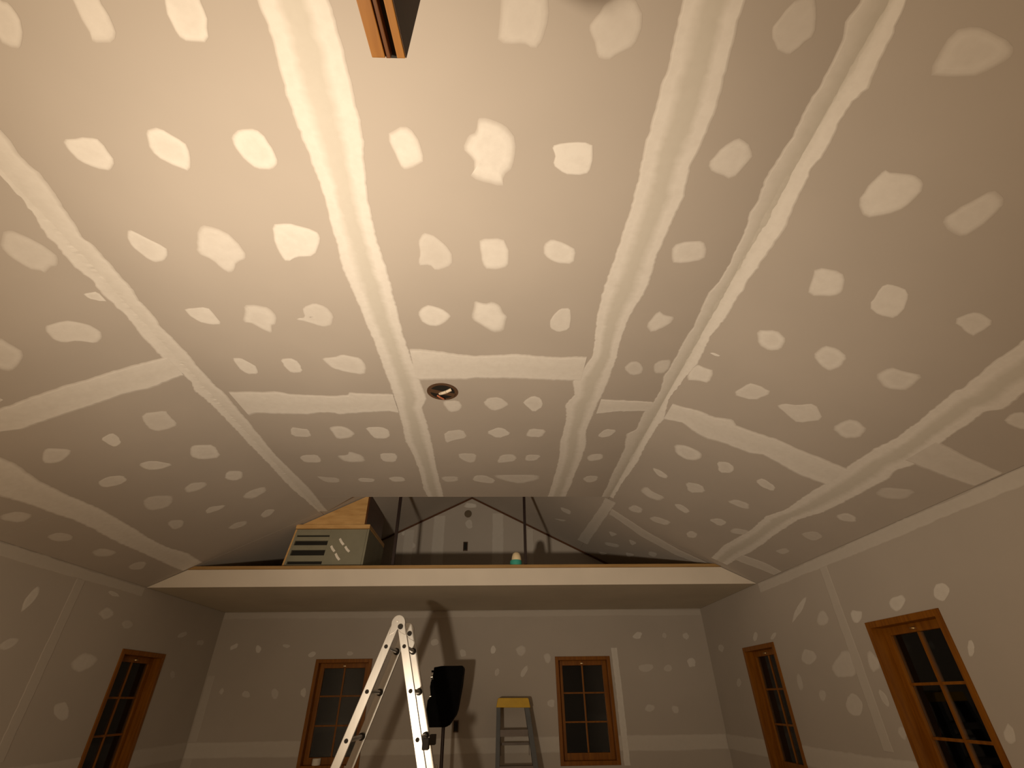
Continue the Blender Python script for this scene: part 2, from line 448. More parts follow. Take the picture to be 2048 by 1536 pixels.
PATCH_RIGHT = [(0.65,[1301,657,1288,542,1325,523,1403,538,1439,559,1442,579,1416,629,1350,649]),
(0.90,[1349,1088,1345,1000,1356,947,1378,952,1437,938,1473,954,1490,994,1485,1058,1452,1099,1399,1136]),
(0.70,[1593,1065,1615,987,1646,921,1682,936,1703,967,1699,1057,1683,1105,1638,1097]),
(0.85,[1365,1397,1455,1382,1488,1423,1503,1475,1496,1510,1407,1552,1384,1476]),
(0.80,[1616,1508,1599,1395,1612,1369,1686,1374,1718,1451,1725,1523,1671,1535]),
(0.70,[1873,1444,1893,1382,1922,1370,1978,1397,1979,1454,1970,1497]),
(1.00,[1318,1846,1394,1799,1454,1843,1462,1920,1424,1957,1367,1940]),
(0.90,[1586,1886,1591,1792,1643,1786,1702,1814,1711,1891,1690,1950,1645,1931]),
(0.75,[1842,1875,1854,1789,1909,1783,1977,1768,1987,1859,1980,1902,1922,1932]),
(0.80,[1408,2391,1442,2239,1489,2229,1564,2249,1523,2379]),
(0.75,[1623,2347,1638,2306,1699,2274,1755,2205,1848,2313,1768,2425,1712,2395]),
(0.80,[1900,2353,1918,2234,1964,2217,2027,2263,2037,2354,1984,2406]),
(0.80,[2343,1881,2326,1810,2355,1777,2417,1829,2437,1890]),
(1.00,[1195,2121,1212,2110,1247,2112,1250,2122,1232,2131]),
(1.00,[1145,2294,1175,2247,1220,2249,1268,2248,1279,2372,1221,2389,1166,2422]),
(1.00,[1309,3169,1381,3111,1485,3124,1510,3199,1484,3271,1427,3307,1355,3281]),
(0.85,[1593,3158,1647,3106,1705,3135,1721,3222,1658,3297]),
(0.95,[1274,3630,1338,3616,1410,3652,1409,3715,1345,3730]),
(0.75,[1524,3627,1632,3563,1692,3657,1602,3787]),
(0.80,[1298,4130,1316,3987,1386,4038,1497,4035,1476,4165,1383,4191]),
(0.70,[1835,3662,1868,3561,1954,3540,1993,3631,1947,3663]),
(0.80,[1297,4612,1326,4456,1413,4456,1419,4592,1342,4649]),
(0.80,[1573,4092,1623,4033,1710,4087,1705,4174,1628,4156]),
(0.75,[1496,4610,1529,4499,1666,4463,1660,4596,1550,4648]),
(0.75,[1851,4099,1904,3976,1973,4001,1959,4134]),
(0.75,[1818,4570,1832,4451,1899,4478,1904,4600,1859,4648]),
(0.60,[2031,4130,2037,4034,2128,3966,2161,4051,2063,4164]),
(0.85,[1858,3202,1873,3122,1975,3167,1991,3242,1913,3245]),
(0.75,[2360,3221,2372,3121,2436,3123,2470,3196,2411,3253]),
(0.45,[2354,3654,2391,3525,2461,3557,2461,3693,2395,3695]),
(0.50,[2377,4133,2398,3984,2449,4017,2443,4141]),
(0.45,[2353,2794,2341,2697,2462,2595,2477,2742,2405,2811]),
(0.80,[730,5377,857,5343,859,5496,759,5488]),
(0.80,[1268,5417,1372,5383,1330,5573]),
(0.80,[1472,5380,1571,5377,1547,5545]),
(0.80,[1294,5825,1446,5671,1458,5811,1329,5924]),
(0.80,[1305,6285,1406,6156,1369,6342]),
(0.80,[1536,5828,1642,5753,1596,5988]),
(0.70,[1711,5450,1787,5394,1801,5563,1727,5579]),
(0.70,[694,5862,851,5701,813,5819])]
PATCH_LEFT = [(0.65,[-1997,1325,-1966,1316,-1941,1359,-1917,1434,-1913,1487,-1938,1524,-1965,1521,-1993,1543,-2002,1527,-2027,1504,-2039,1429,-2037,1381]),
(0.85,[-2161,1809,-2117,1803,-2068,1815,-2029,1859,-2008,1928,-2029,1976,-2066,1997,-2112,1947,-2163,1933,-2181,1899,-2176,1844]),
(0.75,[-2312,1796,-2311,1859,-2302,1897,-2322,1944,-2365,1985,-2411,2012,-2434,1981,-2422,1907,-2361,1816]),
(1.00,[-1948,1689,-1896,1702,-1896,1760,-1901,1769,-1924,1752,-1946,1724]),
(0.80,[-2562,2145,-2549,2155,-2544,2175,-2563,2177,-2577,2168]),
(0.75,[-2194,2608,-2085,2663,-2095,2703,-2101,2841,-2172,2846,-2217,2828,-2234,2756]),
(1.00,[-2448,2713,-2378,2690,-2373,2751,-2397,2821,-2440,2838,-2447,2772]),
(0.85,[-2747,2746,-2673,2637,-2646,2631,-2586,2714,-2621,2760,-2681,2794,-2716,2785]),
(1.00,[-2160,3107,-2130,3105,-2046,3189,-2079,3373,-2186,3303,-2211,3219]),
(0.90,[-2453,3083,-2377,3098,-2310,3241,-2398,3239,-2449,3187]),
(0.80,[-2691,3120,-2625,3098,-2560,3146,-2572,3220,-2629,3243,-2702,3206]),
(1.00,[-2148,3597,-2109,3582,-2052,3657,-2085,3757,-2146,3765,-2181,3677]),
(0.75,[-2414,3579,-2345,3545,-2284,3603,-2289,3667,-2367,3693,-2431,3664]),
(0.80,[-2215,4069,-2150,3994,-2022,4020,-2037,4120,-2162,4162]),
(0.55,[-2657,3542,-2589,3508,-2502,3607,-2529,3700,-2607,3763,-2697,3704]),
(0.80,[-2467,4030,-2417,3996,-2328,4072,-2380,4112,-2482,4094]),
(0.80,[-2230,4496,-2155,4439,-2105,4512,-2167,4592,-2235,4588]),
(0.65,[-2712,3982,-2666,3957,-2618,4040,-2670,4141,-2737,4134]),
(0.70,[-2495,4489,-2410,4440,-2332,4498,-2370,4580,-2459,4565]),
(0.65,[-3163,3087,-3090,3113,-3074,3221,-3165,3257,-3196,3137]),
(0.60,[-3199,3510,-3127,3512,-3109,3626,-3157,3693,-3210,3620]),
(0.65,[-3187,3947,-3121,3950,-3102,4115,-3170,4140,-3216,4046]),
(0.65,[-3202,4423,-3127,4403,-3090,4483,-3172,4587,-3219,4513])]
PATCH_WR = [(0.80,[3224,1987,3265,1968,3320,1960,3350,1985,3353,2020,3303,2045,3257,2045,3206,2046,3191,2016]),
(0.80,[2881,1984,2922,1959,2959,1973,2974,1995,2961,2024,2927,2052,2877,2057,2852,2036,2841,2009]),
(0.80,[3649,1973,3683,1950,3724,1942,3762,1949,3769,1974,3767,2008,3717,2032,3676,2017,3627,2008]),
(0.50,[4026,2011,4073,1976,4129,1973,4185,1975,4206,2011,4164,2048,4116,2074,4060,2076,4035,2048]),
(0.70,[4356,2110,4457,2076,4566,2038,4533,2074,4476,2117,4371,2168,4272,2202,4220,2205,4264,2165]),
(0.50,[4340,1768,4417,1738,4483,1720,4541,1732,4596,1759,4560,1805,4489,1844,4416,1825,4361,1808]),
(0.50,[3864,1686,3960,1622,4071,1622,4183,1625,4215,1692,4091,1753,3996,1794,3908,1785,3852,1751]),
(0.55,[3637,1711,3656,1664,3702,1650,3748,1636,3769,1673,3760,1712,3746,1755,3697,1773,3668,1741]),
(0.75,[2866,1719,2883,1694,2906,1681,2926,1680,2918,1708,2906,1731,2885,1753,2862,1763,2857,1744]),
(0.65,[2867,1347,2882,1315,2911,1297,2933,1300,2948,1314,2939,1345,2913,1367,2883,1390,2866,1374]),
(0.50,[3973,1463,4009,1413,4063,1386,4118,1384,4176,1400,4186,1454,4131,1498,4065,1530,3998,1512]),
(0.40,[4379,1518,4409,1492,4448,1471,4482,1478,4491,1501,4484,1529,4449,1553,4414,1549,4384,1543]),
(0.50,[3697,1499,3701,1467,3711,1446,3733,1443,3756,1465,3768,1498,3768,1533,3746,1544,3719,1529]),
(0.60,[5252,1998,5292,1976,5335,1967,5351,1982,5350,2002,5326,2024,5285,2048,5244,2046,5224,2028]),
(0.60,[4911,1969,4950,1953,4986,1954,5012,1962,4979,1982,4946,1999,4909,2003,4867,2005,4879,1985]),
(0.40,[3639,1316,3657,1289,3677,1269,3700,1273,3715,1287,3726,1313,3702,1338,3676,1343,3649,1343]),
(0.50,[6082,1980,6119,1954,6159,1932,6212,1945,6262,1961,6260,1992,6226,2014,6172,2017,6121,2007]),
(0.40,[5854,1634,5884,1613,5928,1594,5970,1602,5984,1624,5957,1647,5927,1671,5877,1675,5857,1655]),
(0.40,[4669,1610,4680,1571,4709,1554,4745,1542,4766,1578,4759,1623,4735,1657,4701,1676,4671,1653])]
PATCH_WL = [(0.75,[3843,2147,3814,2100,3782,2060,3766,2098,3758,2141,3776,2198,3805,2249,3833,2241,3851,2210]),
(0.60,[4673,2315,4625,2311,4590,2303,4537,2314,4506,2326,4515,2336,4537,2344,4589,2340,4647,2331]),
(0.55,[4675,2195,4691,2167,4654,2141,4600,2117,4550,2137,4496,2155,4527,2188,4568,2220,4631,2209]),
(0.60,[4720,1841,4701,1792,4642,1763,4568,1731,4475,1753,4429,1795,4470,1835,4524,1875,4627,1867]),
(0.35,[4985,2130,4981,2108,4946,2090,4885,2085,4848,2103,4821,2123,4845,2146,4901,2158,4953,2147]),
(0.55,[4634,1474,4654,1429,4603,1412,4534,1435,4471,1471,4447,1520,4498,1536,4550,1541,4603,1509]),
(0.50,[5889,2155,5895,2137,5853,2116,5807,2101,5756,2093,5723,2102,5744,2127,5795,2152,5856,2163]),
(0.45,[6277,2109,6288,2090,6270,2066,6211,2065,6154,2060,6130,2080,6136,2103,6191,2112,6238,2119]),
(0.50,[3874,1907,3875,1885,3852,1857,3807,1832,3767,1834,3741,1846,3747,1874,3790,1905,3842,1916]),
(0.30,[5916,1766,5924,1742,5900,1732,5868,1729,5838,1751,5813,1776,5825,1796,5853,1804,5893,1791])]
PATCH_WB = [(0.75,[-3079,2102,-3072,2086,-3079,2059,-3114,2047,-3151,2032,-3161,2053,-3162,2079,-3126,2098,-3095,2115]),
(0.85,[-2788,2047,-2792,2023,-2804,2002,-2834,2005,-2853,2034,-2862,2062,-2857,2090,-2829,2087,-2805,2072]),
(0.60,[-2454,2075,-2466,2064,-2486,2052,-2521,2060,-2541,2070,-2551,2083,-2537,2096,-2498,2094,-2471,2087]),
(0.70,[-2133,2000,-2143,1977,-2158,1960,-2186,1954,-2216,1959,-2229,1981,-2214,2001,-2192,2013,-2159,2017]),
(0.50,[-3096,1618,-3104,1598,-3121,1593,-3136,1604,-3151,1621,-3144,1643,-3133,1662,-3113,1661,-3098,1642]),
(0.50,[-2791,1593,-2783,1570,-2814,1561,-2848,1567,-2884,1581,-2890,1607,-2872,1628,-2833,1630,-2806,1611]),
(0.45,[-2471,1587,-2476,1551,-2514,1541,-2546,1566,-2558,1598,-2563,1633,-2534,1652,-2500,1638,-2477,1617]),
(0.60,[-2166,1605,-2164,1576,-2177,1555,-2202,1569,-2227,1588,-2233,1624,-2217,1640,-2200,1656,-2175,1639]),
(0.50,[-358,1982,-357,1948,-387,1944,-414,1942,-426,1970,-437,2000,-418,2024,-390,2021,-368,2009]),
(0.85,[1,2016,-9,1986,-30,1972,-56,1969,-68,2001,-63,2029,-51,2050,-30,2062,-11,2044]),
(0.50,[363,1996,337,1962,305,1936,266,1951,245,1980,231,2020,269,2042,309,2065,353,2042]),
(0.50,[658,1926,653,1887,623,1861,589,1874,579,1910,567,1949,597,1972,626,1971,650,1957]),
(0.55,[363,1775,338,1747,309,1722,288,1734,293,1775,314,1810,338,1832,369,1852,382,1821]),
(0.45,[43,1774,25,1750,1,1739,-17,1753,-14,1779,-6,1804,13,1824,34,1819,45,1801]),
(0.55,[672,1468,669,1438,638,1430,613,1438,590,1454,587,1485,613,1503,643,1508,676,1500]),
(0.75,[1807,2176,1788,2149,1768,2116,1717,2112,1686,2119,1669,2137,1699,2164,1739,2193,1781,2189]),
(0.40,[2102,2147,2092,2123,2072,2116,2056,2120,2041,2134,2048,2160,2066,2177,2084,2179,2097,2167]),
(0.55,[2382,2139,2370,2113,2340,2095,2314,2110,2295,2126,2296,2155,2324,2176,2358,2182,2372,2159]),
(0.70,[2396,1851,2382,1816,2344,1812,2308,1808,2302,1838,2290,1873,2325,1903,2368,1909,2395,1885]),
(0.40,[2103,1798,2082,1770,2045,1765,2016,1769,1993,1785,2003,1810,2026,1830,2063,1844,2097,1827]),
(0.40,[1880,1810,1849,1785,1802,1762,1734,1766,1694,1794,1700,1830,1761,1845,1812,1848,1875,1843]),
(0.45,[1830,1411,1804,1388,1770,1374,1729,1376,1697,1396,1718,1425,1740,1451,1782,1447,1821,1439]),
(0.45,[2094,1371,2070,1355,2033,1358,2019,1385,2012,1409,2029,1432,2065,1433,2097,1419,2097,1393]),
(0.50,[-1690,1990,-1705,1975,-1725,1965,-1753,1967,-1776,1981,-1769,1998,-1765,2017,-1733,2015,-1706,2007]),
(0.50,[-691,2096,-701,2074,-728,2067,-762,2059,-788,2082,-788,2111,-766,2132,-731,2140,-700,2122]),
(0.75,[-278,3794,-287,3765,-354,3759,-419,3759,-472,3779,-450,3806,-430,3835,-357,3830,-298,3819]),
(0.50,[-336,3533,-332,3482,-370,3466,-405,3479,-427,3512,-436,3557,-408,3585,-375,3603,-344,3575]),
(0.60,[-1160,3439,-1161,3413,-1209,3392,-1252,3375,-1281,3383,-1294,3400,-1287,3428,-1233,3449,-1186,3453]),
(0.50,[-1080,3252,-1097,3213,-1154,3201,-1211,3204,-1250,3234,-1240,3269,-1219,3299,-1165,3302,-1113,3288])]
SEAMS = [
('A',True,-2.990,4.524,[482,-693,549,-689,660,-686,799,-697,885,-698,960,-693,1070,-692,1198,-689,1404,-703,1569,-712,1767,-705,1917,-697,2160,-688,2424,-682,2698,-682,2814,-686,3010,-684,3327,-702,3590,-682,3919,-677,4310,-691,4537,-676],[477,-490,544,-482,655,-478,794,-476,880,-480,956,-484,1065,-500,1195,-517,1401,-524,1565,-514,1764,-512,1914,-512,2157,-508,2422,-481,2695,-462,2812,-506,3009,-506,3326,-506,3589,-511,3918,-516,4310,-518,4537,-519]),
('B',True,-2.990,4.524,[451,527,519,523,588,526,696,535,752,527,819,528,965,531,1033,535,1157,539,1312,532,1478,522,1661,508,1747,510,1871,514,2053,532,2219,546,2477,473,2642,502,2770,458,2928,488,3147,489,3364,487,3615,511,4173,508,4526,503],[447,698,514,705,584,707,692,721,748,727,814,733,961,728,1029,720,1153,737,1308,724,1474,717,1657,725,1744,711,1868,689,2051,685,2217,701,2475,697,2640,693,2768,683,2927,676,3146,665,3363,707,3614,702,4174,694,4527,677]),
('C',True,-2.990,4.529,[506,1036,558,1025,596,1041,713,1047,764,1043,817,1039,911,1043,973,1034,1068,1028,1179,1040,1227,1033,1292,1049,1477,1062,1611,1057,1693,1034,1943,1054,2090,1040,2298,1042,2420,1030,2576,1053,2719,1050,2853,1018,3112,1029,3192,972,3292,992,3442,1014,3724,1022,4101,1029,4445,1039],[497,1153,580,1168,649,1173,725,1184,765,1165,847,1165,928,1175,1015,1165,1138,1178,1236,1187,1418,1191,1569,1178,1776,1178,1995,1161,2242,1174,2447,1154,2684,1143,2910,1180,3006,1163,3292,1159,3617,1167,3961,1155,4396,1154]),
('E',True,-2.990,4.949,[1110,-1860,1201,-1861,1289,-1871,1382,-1891,1400,-1891,1545,-1897,1644,-1882,1705,-1891,1875,-1884,2068,-1898,2231,-1904,2483,-1881,2582,-1900,2780,-1884,3209,-1888,3546,-1890,3849,-1888,4318,-1887,4932,-1866],[937,-1719,972,-1715,1039,-1729,1112,-1715,1197,-1724,1321,-1749,1408,-1770,1435,-1747,1597,-1754,1715,-1752,1785,-1770,1922,-1763,1973,-1775,2202,-1760,2369,-1770,2565,-1767,2623,-1751,2975,-1758,3594,-1784,3888,-1764,4283,-1747,4824,-1764]),
('F',True,-2.990,4.949,[2910,-3047,3172,-3018,3442,-3001,3745,-3018,4045,-3031,4483,-3035,4849,-3046],[2569,-2822,2691,-2819,2865,-2845,3119,-2849,3494,-2841,4112,-2888,4357,-2891,4654,-2863,4988,-2890]),
('D',True,-2.990,4.859,[1437,2101,1553,2103,1770,2122,1791,2111,1959,2128,2247,2147,2390,2127,2618,2127,2844,2136,3144,2137,3413,2147,3628,2105,4000,2122,4500,2110,4822,2136],[1685,2281,1798,2299,1854,2266,2146,2294,2404,2322,2494,2298,2617,2320,3039,2311,3265,2298,3474,2259,3983,2275,4397,2290,4764,2279]),
('AB',False,-0.500,0.520,[-460,2157,-322,2183,-132,2223,108,2201,304,2222,546,2219],[-483,2482,-194,2473,-140,2456,170,2458,485,2477]),
('EA',False,-1.720,-0.680,[-1751,2623,-1416,2619,-1331,2649,-1057,2664,-969,2657,-954,2627,-777,2637,-666,2642],[-1803,2975,-1659,2904,-1316,2915,-1221,2886,-1111,2892,-1106,2913,-736,2869,-692,2889]),
('BC',False,0.690,1.050,[666,2691,908,2707,1062,2725],[668,2898,842,2855,1046,2853]),
('RB',False,1.170,2.150,[1126,2711,1227,2691,1303,2664,1417,2662,1501,2613,1534,2663,1611,2657,1749,2640,1881,2654,2113,2656],[1165,2916,1282,2874,1385,2931,1454,2940,1553,2910,1704,2908,1767,2864,2004,2920,2132,2909,2223,2951]),
('RC',False,2.270,2.575,[2283,2157,2412,2187,2563,2204],[2319,2400,2478,2400,2577,2392]),
('RD',False,2.270,2.575,[2252,4491,2432,4433,2612,4462],[2297,4664,2451,4628,2595,4608]),
('LB',False,-2.880,-1.880,[-2719,2234,-2593,2221,-2379,2204,-2140,2207,-1909,2228,-1838,2226],[-2813,2371,-2702,2388,-2634,2422,-2434,2414,-2157,2409,-2056,2431,-1895,2418,-1844,2428]),
('LOFTC',True,4.600,6.200,[4815,1090,6355,1029],[4667,1193,6221,1166]),
('LOFTD',False,1.190,2.200,[1193,4789,1541,4936,1903,5030,2185,5031],[1227,4963,1544,5151,1910,5221,2175,5141])]

for lst, lf, par in ((PATCH_FLAT, lift_flat, ceiling), (PATCH_RIGHT, lift_r, ceiling), (PATCH_LEFT, lift_l, ceiling),
                     (PATCH_WR, lift_wr, wall_right), (PATCH_WL, lift_wl, wall_left), (PATCH_WB, lift_wb, wall_back)):
    for st, flatlist in lst:
        pts = [(flatlist[i] / 1000, flatlist[i + 1] / 1000) for i in range(0, len(flatlist), 2)]
        patch(pts, st, lf, par)

def wobble(rnd, n, amp):
    """smooth random offsets: several octaves."""
    out = [0.0] * n
    for step, a in ((20, amp), (7, amp * .6), (2, amp * .55), (1, amp * .6)):
        ks = [rnd.uniform(-a, a) for _ in range(n // step + 3)]
        for i in range(n):
            t = i / step; k = int(t); fr = t - k; out[i] += ks[k] * (1 - fr) + ks[k + 1] * fr
    return out

def interp(pts, t):
    if t <= pts[0][0]: return pts[0][1]
    for (a, b_), (c, d) in zip(pts, pts[1:]):
        if t <= c: return b_ + (d - b_) * (t - a) / (c - a) if c > a else d
    return pts[-1][1]

def seam(Lp, Rp, along_y, t0, t1, lift, parent, h=.002, crease=None, strength=1.0, amp=.006, profile=None, seed=1, step=.015):
    """mud band over a joint: Lp and Rp are edge curves (t, s); lift(s, t, h) for along_y, else lift(t, s, h)."""
    rnd = random.Random(seed)
    n = max(6, int((t1 - t0) / step)); ts = [t0 + (t1 - t0) * i / (n - 1) for i in range(n)]
    wl_, wr_ = wobble(rnd, n, amp), wobble(rnd, n, amp)
    wi = [wobble(rnd, n, .07) for _ in range(4)]
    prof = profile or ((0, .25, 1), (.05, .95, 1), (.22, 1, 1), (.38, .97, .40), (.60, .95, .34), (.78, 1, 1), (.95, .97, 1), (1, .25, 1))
    vs, cv, tn = [], [], []
    for i, t in enumerate(ts):
        a = interp(Lp, t) + wl_[i]; b_ = interp(Rp, t) + wr_[i]
        for j, (u, c, k) in enumerate(prof):
            uu = u
            if 2 <= j <= len(prof) - 3: uu = min(.93, max(.07, u + wi[j % 4][i] * .5))
            if crease is not None:
                s = a + (crease - a) * uu * 2 if uu < .5 else crease + (b_ - crease) * (uu - .5) * 2
            else: s = a + (b_ - a) * uu
            hh = .0004 if j in (0, len(prof) - 1) else h
            vs.append(lift(s, t, hh) if along_y else lift(t, s, hh)); cv.append(c * strength); tn.append(k)
    m_ = len(prof)
    fs = [(i * m_ + j, i * m_ + j + 1, (i + 1) * m_ + j + 1, (i + 1) * m_ + j) for i in range(n - 1) for j in range(m_ - 1)]
    return mud_object(vs, fs, cv, tn, parent, 'taped_seam')

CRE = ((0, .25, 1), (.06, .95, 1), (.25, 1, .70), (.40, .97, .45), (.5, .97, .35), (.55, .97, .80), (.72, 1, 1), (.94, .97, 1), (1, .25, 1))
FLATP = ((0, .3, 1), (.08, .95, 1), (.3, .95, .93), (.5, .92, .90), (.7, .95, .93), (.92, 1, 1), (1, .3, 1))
def lift_mixl(x, y, h): return lift_l(x, y, h) if x < XE else lift_flat(x, y, h)
def lift_mixr(x, y, h): return lift_r(x, y, h) if x > XC else lift_flat(x, y, h)
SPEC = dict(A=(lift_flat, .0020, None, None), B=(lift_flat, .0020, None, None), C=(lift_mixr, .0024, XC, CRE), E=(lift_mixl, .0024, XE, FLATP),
            F=(lift_l, .0020, None, FLATP), D=(lift_r, .0020, None, None),
            AB=(lift_flat, .0028, None, FLATP), EA=(lift_flat, .0030, None, FLATP), BC=(lift_flat, .0032, None, FLATP),
            RB=(lift_r, .0030, None, FLATP), RC=(lift_r, .0030, None, FLATP), RD=(lift_r, .0030, None, FLATP), LB=(lift_l, .0030, None, FLATP),
            LOFTC=(lift_r, .0020, None, FLATP), LOFTD=(lift_r, .0026, None, FLATP))
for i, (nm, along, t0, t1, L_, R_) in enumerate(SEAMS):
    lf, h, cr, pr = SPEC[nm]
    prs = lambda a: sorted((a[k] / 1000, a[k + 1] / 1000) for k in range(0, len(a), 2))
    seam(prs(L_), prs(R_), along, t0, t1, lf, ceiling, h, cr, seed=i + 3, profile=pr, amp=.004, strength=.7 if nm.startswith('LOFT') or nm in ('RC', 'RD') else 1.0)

def wall_seam(parent, lift, along_v, s0, s1, t0, t1, strength, seed):
    """straight band: s across, t along."""
    seam([(t0, s0), (t1, s0)], [(t0, s1), (t1, s1)], along_v, t0, t1, lift, parent, .0016 + .0005 * (seed % 5), strength=strength, amp=.004, profile=FLATP, seed=seed, step=.03)
# low horizontal joint round the room (between the windows), corner tape under the ceiling, a few upright joints
w2 = WW / 2 + .002
def gaps(wins, u0, u1):
    cur = u0
    for c in sorted(wins):
        yield cur, c - w2; cur = c + w2
    yield cur, u1
sd = 60
for par, lf, wins, u0, u1, st in ((wall_back, lift_wb, WIN_B, XL + .01, XR - .01, .42), (wall_left, lift_wl, WIN_S, YR, YB - .01, .28), (wall_right, lift_wr, WIN_S, YR, YB - .01, .38)):
    for a, b_ in gaps(wins, u0, u1):
        wall_seam(par, lf, False, 1.02, 1.165, a, b_, st, sd); sd += 1
wall_seam(wall_right, lift_wr, False, 2.362, ZP - .004, YR, YL - .03, .40, 81)
wall_seam(wall_left, lift_wl, False, 2.362, ZP - .004, YR, YL - .03, .28, 82)
wall_seam(wall_back, lift_wb, False, 2.37, ZP - .004, XL + .01, XR - .01, .18, 83)
wall_seam(wall_back, lift_wb, True, 1.395, 1.468, 0.9, 2.02, .85, 84)
wall_seam(wall_back, lift_wb, True, XL + .012, XL + .10, 1.168, 1.78, .22, 85)
wall_seam(wall_back, lift_wb, True, XL + .012, XL + .10, 0.2, 1.017, .22, 88)
wall_seam(wall_right, lift_wr, True, 3.83, 3.93, 1.2, 2.36, .25, 86)
wall_seam(wall_left, lift_wl, True, 4.12, 4.22, 1.2, 2.36, .15, 87)
for s0, s1, st in ((-.87, -.71, .40), (-.06, .09, .40), (-1.25, -1.12, .30), (.42, .50, .25)):
    zt = zroof((s0 + s1) / 2) - .05
    wall_seam(wall_back, lift_wb, True, s0, s1, ZD + .01, zt, st, 90 + int(s0 * 10))

# ------------------------------------------------------------------ windows
def make_window(idx, mapf, c):
    """mapf(u, w, z), w outwards; stained frame set deep in the wall, two by three panes."""
    base = bpy.data.objects.new('window_%d' % idx, None); COL.objects.link(base)
    base.location = mapf(c, 0, Z0); structure(base)
    u0, u1 = c - WW / 2, c + WW / 2
    def bx(a, b_, w0, w1, z0, z1, name, mat, bev=.003):
        vs = [mapf(u, w, z) for u in (a, b_) for w in (w0, w1) for z in (z0, z1)]
        return MB().add(vs, [(0, 1, 3, 2), (4, 6, 7, 5), (0, 4, 5, 1), (2, 3, 7, 6), (0, 2, 6, 4), (1, 5, 7, 3)]).build(name, mat, base, bevel=bev)
    g = .001
    cw, jd = .040, .115
    # liner boards of the opening, flush casing strip proud of the drywall
    for a, b_ in ((u0 + g, u0 + cw), (u1 - cw, u1 - g)): bx(a, b_, -.010, jd, Z0 + g, Z1 - g, 'jamb', M['stain'])
    bx(u0 + cw, u1 - cw, -.010, jd, Z1 - cw, Z1 - g, 'head_jamb', M['stain'])
    bx(u0 + cw, u1 - cw, -.010, jd, Z0 + g, Z0 + cw, 'sill', M['stain'])
    # sash
    a0, a1, b0, b1 = u0 + cw, u1 - cw, Z0 + cw, Z1 - cw
    sw = .050
    w0, w1 = .072, .108
    bx(a0, a0 + sw, w0, w1, b0, b1, 'sash_stile', M['stain']); bx(a1 - sw, a1, w0, w1, b0, b1, 'sash_stile', M['stain'])
    bx(a0 + sw, a1 - sw, w0, w1, b1 - sw, b1, 'sash_rail', M['stain']); bx(a0 + sw, a1 - sw, w0, w1, b0, b0 + sw + .015, 'sash_rail', M['stain'])
    p0, p1, q0, q1 = a0 + sw, a1 - sw, b0 + sw + .015, b1 - sw
    mw = .009
    bx(c - mw, c + mw, w0 + .010, w1 - .005, q0, q1, 'muntin', M['stain'], .002)
    hs = [q0 + (q1 - q0) * k / 3 for k in (1, 2)]
    for zc in hs:
        for a, b_ in ((p0, c - mw), (c + mw, p1)): bx(a, b_, w0 + .011, w1 - .006, zc - .008, zc + .008, 'muntin', M['stain'], .002)
    zs = [q0] + hs + [q1]
    for k in range(3):
        for a, b_ in ((p0, c), (c, p1)):
            bx(a + .002, b_ - .002, .090, .094, zs[k] + .002, zs[k + 1] - .002, 'pane', M['glass'], 0)
    # catch on the top rail
    bx(c - .018, c + .012, w0 - .014, w0, b1 - sw * .75, b1 - sw * .45, 'latch', M['brass'], .003)
    bx(c - .004, c + .004, w0 - .030, w0 - .012, b1 - sw * .7, b1 - sw * .5, 'latch', M['brass'], .002)
    return base
make_window(1, mapB, WIN_B[0])
make_window(2, mapB, WIN_B[1])
make_window(3, mapL, WIN_S[0])
make_window(4, mapL, WIN_S[1])
make_window(5, mapR, WIN_S[0])
make_window(6, mapR, WIN_S[1])

# ------------------------------------------------------------------ things on the loft
# boxed vent housing against the left slope
YV = YL + .08
vent = thing('vent_housing', 'grey boxed vent housing with dark louvre slots and a plywood top, on the loft', 'vent', (-1.75, YV + .3, ZD))
bl, br, tr, tl = (-2.158, ZD), (-1.373, ZD), (-1.356, 3.022), (-2.098, 3.022)
dp = .75
mb = MB().prism([(-2.15, YV + .03, ZD), (br[0] - .01, YV + .03, ZD), (tr[0] - .01, YV + .03, 3.02), (-2.11, YV + .03, 3.02)], (0, dp, 0))
mb.build('housing_body', M['dark'], vent)
def fq(x0, x1, z0, z1, y0, y1):
    """front piece following the lean of the left edge."""
    k = lambda x, z: x + (.060 * (-1.373 - x) / .785 + .017 * (x + 2.158) / .785) * (z - ZD) / (3.022 - ZD)
    return [(k(x0, z0), y0, z0), (k(x1, z0), y0, z0), (k(x1, z1), y0, z1), (k(x0, z1), y0, z1)]
def front(x0, x1, z0, z1, name, mat, y0=YV, d=.028):
    return MB().prism(fq(x0, x1, z0, z1, y0, None), (0, d, 0)).build(name, mat, vent, bevel=.002)
front(-1.768, -1.373, ZD, 3.022, 'front_panel', M['vent'])
front(-2.158, -2.140, ZD, 3.022, 'side_edge', M['ply'])
front(-2.140, -2.118, ZD, 3.022, 'front_stile', M['vent'])
for z0, z1 in ((ZD, 2.672), (2.700, 2.758), (2.812, 2.860), (2.905, 2.945), (2.962, 3.022)):
    front(-2.118, -1.768, z0, z1, 'louvre_slat', M['vent'])
MB().prism([(br[0] + .002, YV, ZD), (br[0] + .022, YV, ZD), (tr[0] + .022, YV, 3.022), (tr[0] + .002, YV, 3.022)], (0, dp, 0)).build('side_panel', M['vent'], vent)
MB().box(-2.095, -1.330, YV - .018, YV + dp, 3.026, 3.068).build('top_ledge', M['ply'], vent, bevel=.004)
zs_ = lambda x: zleft(x) - .012
MB().prism([(-2.035, YV, 3.072), (-1.395, YV, 3.072), (-1.395, YV, zs_(-1.395)), (-2.035, YV, zs_(-2.035))], (0, .018, 0)).build('plywood_front', M['ply'], vent)
